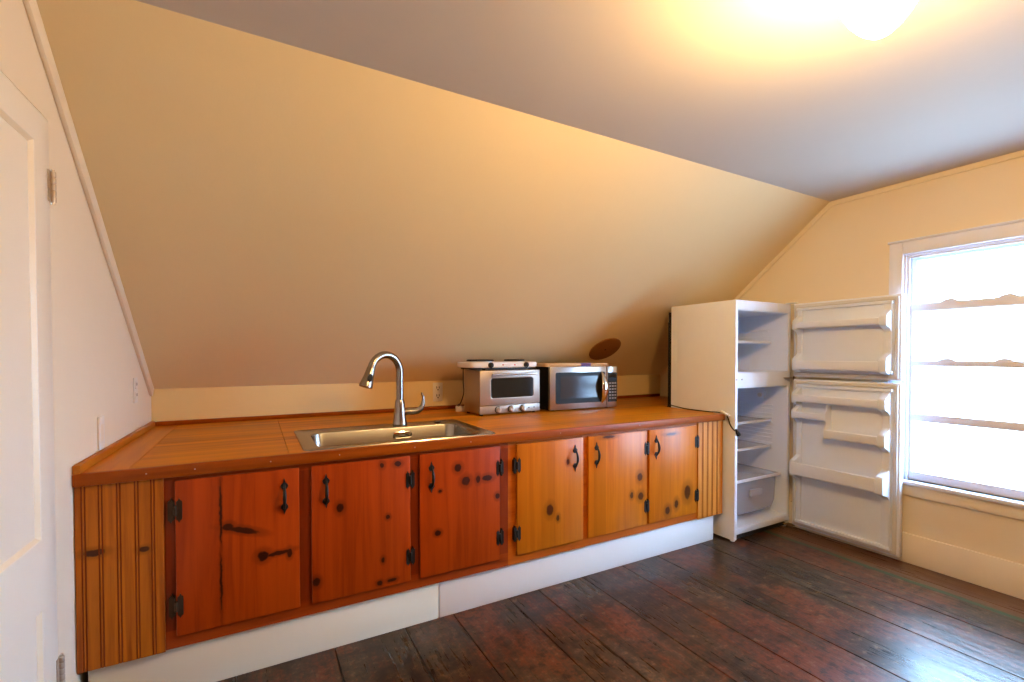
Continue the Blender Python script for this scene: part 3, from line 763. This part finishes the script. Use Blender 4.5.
for x in (2.946, 3.005):
    b = MB(); b.lathe([(.0055, YF0+.0005), (.0055, YF0-.0012)], (x, 0, 1.158), 'y', 12); b.build('screw_hole', M['socket'], fr)  # dark disc standing for an open screw hole
for x in (XF0+.022, XF1-.022):
    b = MB(); b.lathe([(.016, 0), (.018, .010), (.010, .012), (.010, .05)], (x, YF0+.03, 0), seg=14); b.build('foot', M['bin'], fr)
for x in (XF0+.025, XF1-.025):
    b = MB(); b.lathe([(.016, 0), (.016, .05)], (x, YF1-.05, 0), seg=14); b.build('foot', M['black'], fr)
b = MB(); b.box(XF0+.035, XF1-.035, YF0+.02, YF0+.03, .012, .050); b.build('gap_shade', M['dark'], fr)  # dark sheet painting the shade of the open gap under the fridge
# condenser on the back
b = MB(); b.box(XF0+.001, XF1-.03, YF1+.0005, YF1+.030, .50, 1.68); b.build('back_plate', M['black'], fr, bevel=.003)
b = MB()
for k in range(14):
    z = .55+k*.078; b.tube([(XF0+.005, YF1+.034, z), (XF1-.03, YF1+.034, z)], .0035, 6)
for k in range(9):
    x = XF0+.006+k*.075; b.tube([(x, YF1+.037, .52), (x, YF1+.037, 1.60)], .003, 6)
b.build('condenser', M['black'], fr)
# hinges
b = MB(); b.box(3.50, 3.575, YF0-.052, YF0+.006, 1.1555, 1.1600); b.lathe([(.006, 1.140), (.006, 1.172)], (3.565, YF0-.040, 0), seg=10)
b.build('hinge', M['socket'], fr)
b = MB(); b.box(3.53, 3.58, YF0-.055, YF0+.01, ZF+.001, ZF+.006); b.lathe([(.006, ZF-.012), (.006, ZF+.010)], (3.565, YF0-.045, 0), seg=10); b.build('hinge', M['fridge'], fr, bevel=.001)
b = MB(); b.box(3.53, 3.58, YF0-.055, YF0+.02, .026, .032); b.lathe([(.006, .026), (.006, .055)], (3.565, YF0-.045, 0), seg=10); b.build('hinge', M['socket'], fr, bevel=.001)

# doors, open at a right angle along the window wall
YD0, YD1 = 1.434, 2.128
XDI, XDO = 3.543, 3.586
def fdoor(name, z0, z1):
    b = MB(); b.box(XDI, XDO, YD0, YD1, z0, z1); d = b.build(name, M['fridge'], fr, bevel=.006, seg=3)
    g = .012; h = .034
    b = MB(); b.grid([YD0+g, YD0+h, YD1-h, YD1-g], [z0+g, z0+h, z1-h, z1-g], lambda i, j: not (i == 1 and j == 1), 'yz', XDI-.013, XDI-.0003); b.build('gasket', M['gasket'], d, bevel=.004)
    ya, yb, za, zb = YD0+h+.004, YD1-h-.004, z0+h+.004, z1-h-.004
    b = MB(); b.box(XDI-.012, XDI-.0003, ya, yb, za, zb)
    # low raised border, top and bottom
    for zz in ((za, za+.02), (zb-.02, zb)): b.box(XDI-.034, XDI-.011, ya, yb, *zz)
    l = b.build('door_liner', M['liner'], d, bevel=.003)
    return d, (ya, yb, za, zb)
def cheek(d, y0, y1, zs, x_in, za, zb):
    """scalloped side wall of the door liner: bulges out where a bin sits"""
    pr = [(XDI-.010, za), (x_in, za)]
    for (c0, c1, xf) in zs:
        pr += [(x_in, c0-.045), (x_in-(x_in-xf)*.35, c0-.022), (xf+.006, c0-.008), (xf, c0+.004), (xf, c1-.004), (xf+.008, c1+.010), (x_in-(x_in-xf)*.3, c1+.030), (x_in, c1+.045)]
    pr += [(x_in, zb), (XDI-.010, zb)]
    # keep heights monotonic
    q = [pr[0]]; last = -1
    for p in pr[1:-1]:
        z = min(max(p[1], last, za), zb); last = z; q.append((p[0], z))
    q.append(pr[-1])
    out = [q[0]]
    for p in q[1:]:
        if (Vector(p)-Vector(out[-1])).length > 1e-5: out.append(p)
    b = MB(); b.prism(out, 'xz', y0, y1); return b.build('side_wall', M['liner'], d, bevel=.004)
def bin_(d, y0, y1, z0, z1, xf, name='door_bin'):
    xb = XDI-.011
    pr = [(xf+.002, z1), (xf-.001, z1-.004), (xf, z0+.014), (xf+.004, z0+.005), (xf+.014, z0), (xb, z0), (xb, z0+.006), (xf+.018, z0+.006), (xf+.009, z0+.016), (xf+.008, z1-.003), (xf+.006, z1)]
    b = MB(); b.prism(pr, 'xz', y0, y1); return b.build(name, M['bin'], d)
fd, (ya, yb, za, zb) = fdoor('freezer_door', 1.170, 1.719)
cheek(fd, 1.480, 1.525, [(1.228, 1.300, 3.455), (1.527, 1.580, 3.455)], 3.518, za, zb)
cheek(fd, 2.052, 2.088, [(1.228, 1.300, 3.455), (1.527, 1.580, 3.455)], 3.518, za, zb)
bin_(fd, 1.524, 2.054, 1.225, 1.291, 3.452); bin_(fd, 1.524, 2.054, 1.526, 1.573, 3.452)
rd, (ya, yb, za, zb) = fdoor('fridge_door', .040, 1.152)
cz = [(.448, .545, 3.432), (.748, .815, 3.450), (.988, 1.045, 3.450)]
cheek(rd, 1.480, 1.525, cz, 3.518, za, zb)
cheek(rd, 2.052, 2.088, [(.448, .545, 3.432), (.871, .918, 3.450), (.988, 1.045, 3.450)], 3.518, za, zb)
bin_(rd, 1.524, 2.078, .448, .543, 3.430); bin_(rd, 1.524, 1.850, .747, .810, 3.449); bin_(rd, 1.850, 2.074, .870, .918, 3.449); bin_(rd, 1.524, 2.074, .988, 1.043, 3.449)
b = MB(); b.prism([(XDI-.011, .745), (3.455, .745), (3.449, .76), (3.449, .81), (3.47, .85), (3.462, .875), (3.449, .885), (3.449, .918), (3.472, .945), (3.48, .99), (XDI-.011, .99)], 'xz', 1.846, 1.858); b.build('bin_divider', M['bin'], rd, bevel=.002)

# power cord lying over the worktop end, plug hanging past the front
cd = [(2.925, 2.79, .84), (2.922, 2.80, .900), (2.922, 2.785, .925), (2.912, 2.72, .924), (2.900, 2.60, .9155), (2.893, 2.47, .9155), (2.890, 2.36, .9165), (2.893, 2.285, .920), (2.905, 2.236, .913), (2.917, 2.222, .880), (2.924, 2.212, .840), (2.930, 2.196, .812), (2.936, 2.180, .796)]
b = MB(); b.tube(smooth(cd), .0042, 8); co = b.build('power_cord', M['black'], fr)
b = MB(); c0 = Vector((2.934, 2.166, .800)); t_ = Vector((.35, -.25, -.9)).normalized(); 
b.tube([c0+t_*k for k in (-.012, .0, .018, .036, .040)], [.006, .009, .014, .015, .012], 10); c1 = c0+t_*.040; sd = t_.orthogonal().normalized()
b.build('plug', M['black'], co)
b = MB(); b.obox((2.902, 2.236, .916), Vector((.25,-.9,-.4)).normalized(), Vector((.96,.28,0)).normalized(), Vector((.25,-.9,-.4)).normalized().cross(Vector((.96,.28,0)).normalized()), .034, .016, .0055); b.build('cord_label', M['tagpaper'], co, bevel=.001)

# ------------------------------------------------------------------ ceiling lamp
LXc, LYc = 1.40, .622
cl = thing('ceiling_light', 'bright white glass globe lamp on the ceiling', 'lamp', (LXc, LYc, ZC))
b = MB(); b.lathe([(.070, ZC-.0005), (.070, ZC-.014), (.055, ZC-.026), (.030, ZC-.034), (.028, ZC-.075), (.040, ZC-.085), (.046, ZC-.105)], (LXc, LYc, 0), seg=36); b.build('base', M['white_plastic'], cl)
zb_ = 2.150
b = MB(); b.lathe([(.045, zb_+.192), (.062, zb_+.178), (.084, zb_+.150), (.093, zb_+.122), (.088, zb_+.092), (.070, zb_+.058), (.047, zb_+.028), (.026, zb_+.010), (.008, zb_+.001)], (LXc, LYc, 0), seg=36); b.build('globe', M['globe'], cl, sharp=80)

# ------------------------------------------------------------------ daylight
wd_ = bpy.data.worlds.new('sky'); S.world = wd_; wd_.use_nodes = True
nt = wd_.node_tree; bg = nt.nodes['Background']
tc = nt.nodes.new('ShaderNodeTexCoord'); sx = nt.nodes.new('ShaderNodeSeparateXYZ'); rp = nt.nodes.new('ShaderNodeValToRGB')
mr = nt.nodes.new('ShaderNodeMapRange'); mr.inputs[1].default_value = -1; mr.inputs[2].default_value = 1
nt.links.new(tc.outputs['Generated'], sx.inputs[0]); nt.links.new(sx.outputs[2], mr.inputs[0]); nt.links.new(mr.outputs[0], rp.inputs[0])
e = rp.color_ramp.elements; e[0].position = .42; e[0].color = (.17, .25, .34, 1); e[1].position = .56; e[1].color = (.48, .76, 1.15, 1)
nt.links.new(rp.outputs[0], bg.inputs[0]); bg.inputs[1].default_value = 46.0

# ------------------------------------------------------------------ camera
cam = bpy.data.cameras.new('camera'); co = bpy.data.objects.new('camera', cam); COL.objects.link(co)
ya, pi_, ro = R(29.7634), R(-1.0047), R(-.0397)
F, CXp, CYp = 475.1068, 527.5085, 363.4227
fw = Vector((math.sin(ya)*math.cos(pi_), math.cos(ya)*math.cos(pi_), math.sin(pi_)))
rt = Vector((math.cos(ya), -math.sin(ya), 0)); upv = rt.cross(fw)
r2 = rt*math.cos(ro)+upv*math.sin(ro); u2 = -rt*math.sin(ro)+upv*math.cos(ro)
m = Matrix((r2, u2, -fw)).transposed().to_4x4(); m.translation = (0, 0, 1.3332)
co.matrix_world = m
cam.sensor_width = 36; cam.sensor_fit = 'HORIZONTAL'; cam.lens = F/1024*36
cam.shift_x = (512-CXp)/1024; cam.shift_y = (CYp-341)/1024; cam.clip_start = .02
S.camera = co
S.view_settings.view_transform = 'Standard'; S.view_settings.look = 'None'; S.view_settings.gamma = 1; S.view_settings.use_curve_mapping = False
S.view_settings.exposure = 0.0
S.cycles.max_bounces = 12; S.cycles.diffuse_bounces = 8; S.cycles.transparent_max_bounces = 16
S.cycles.sample_clamp_indirect = 8
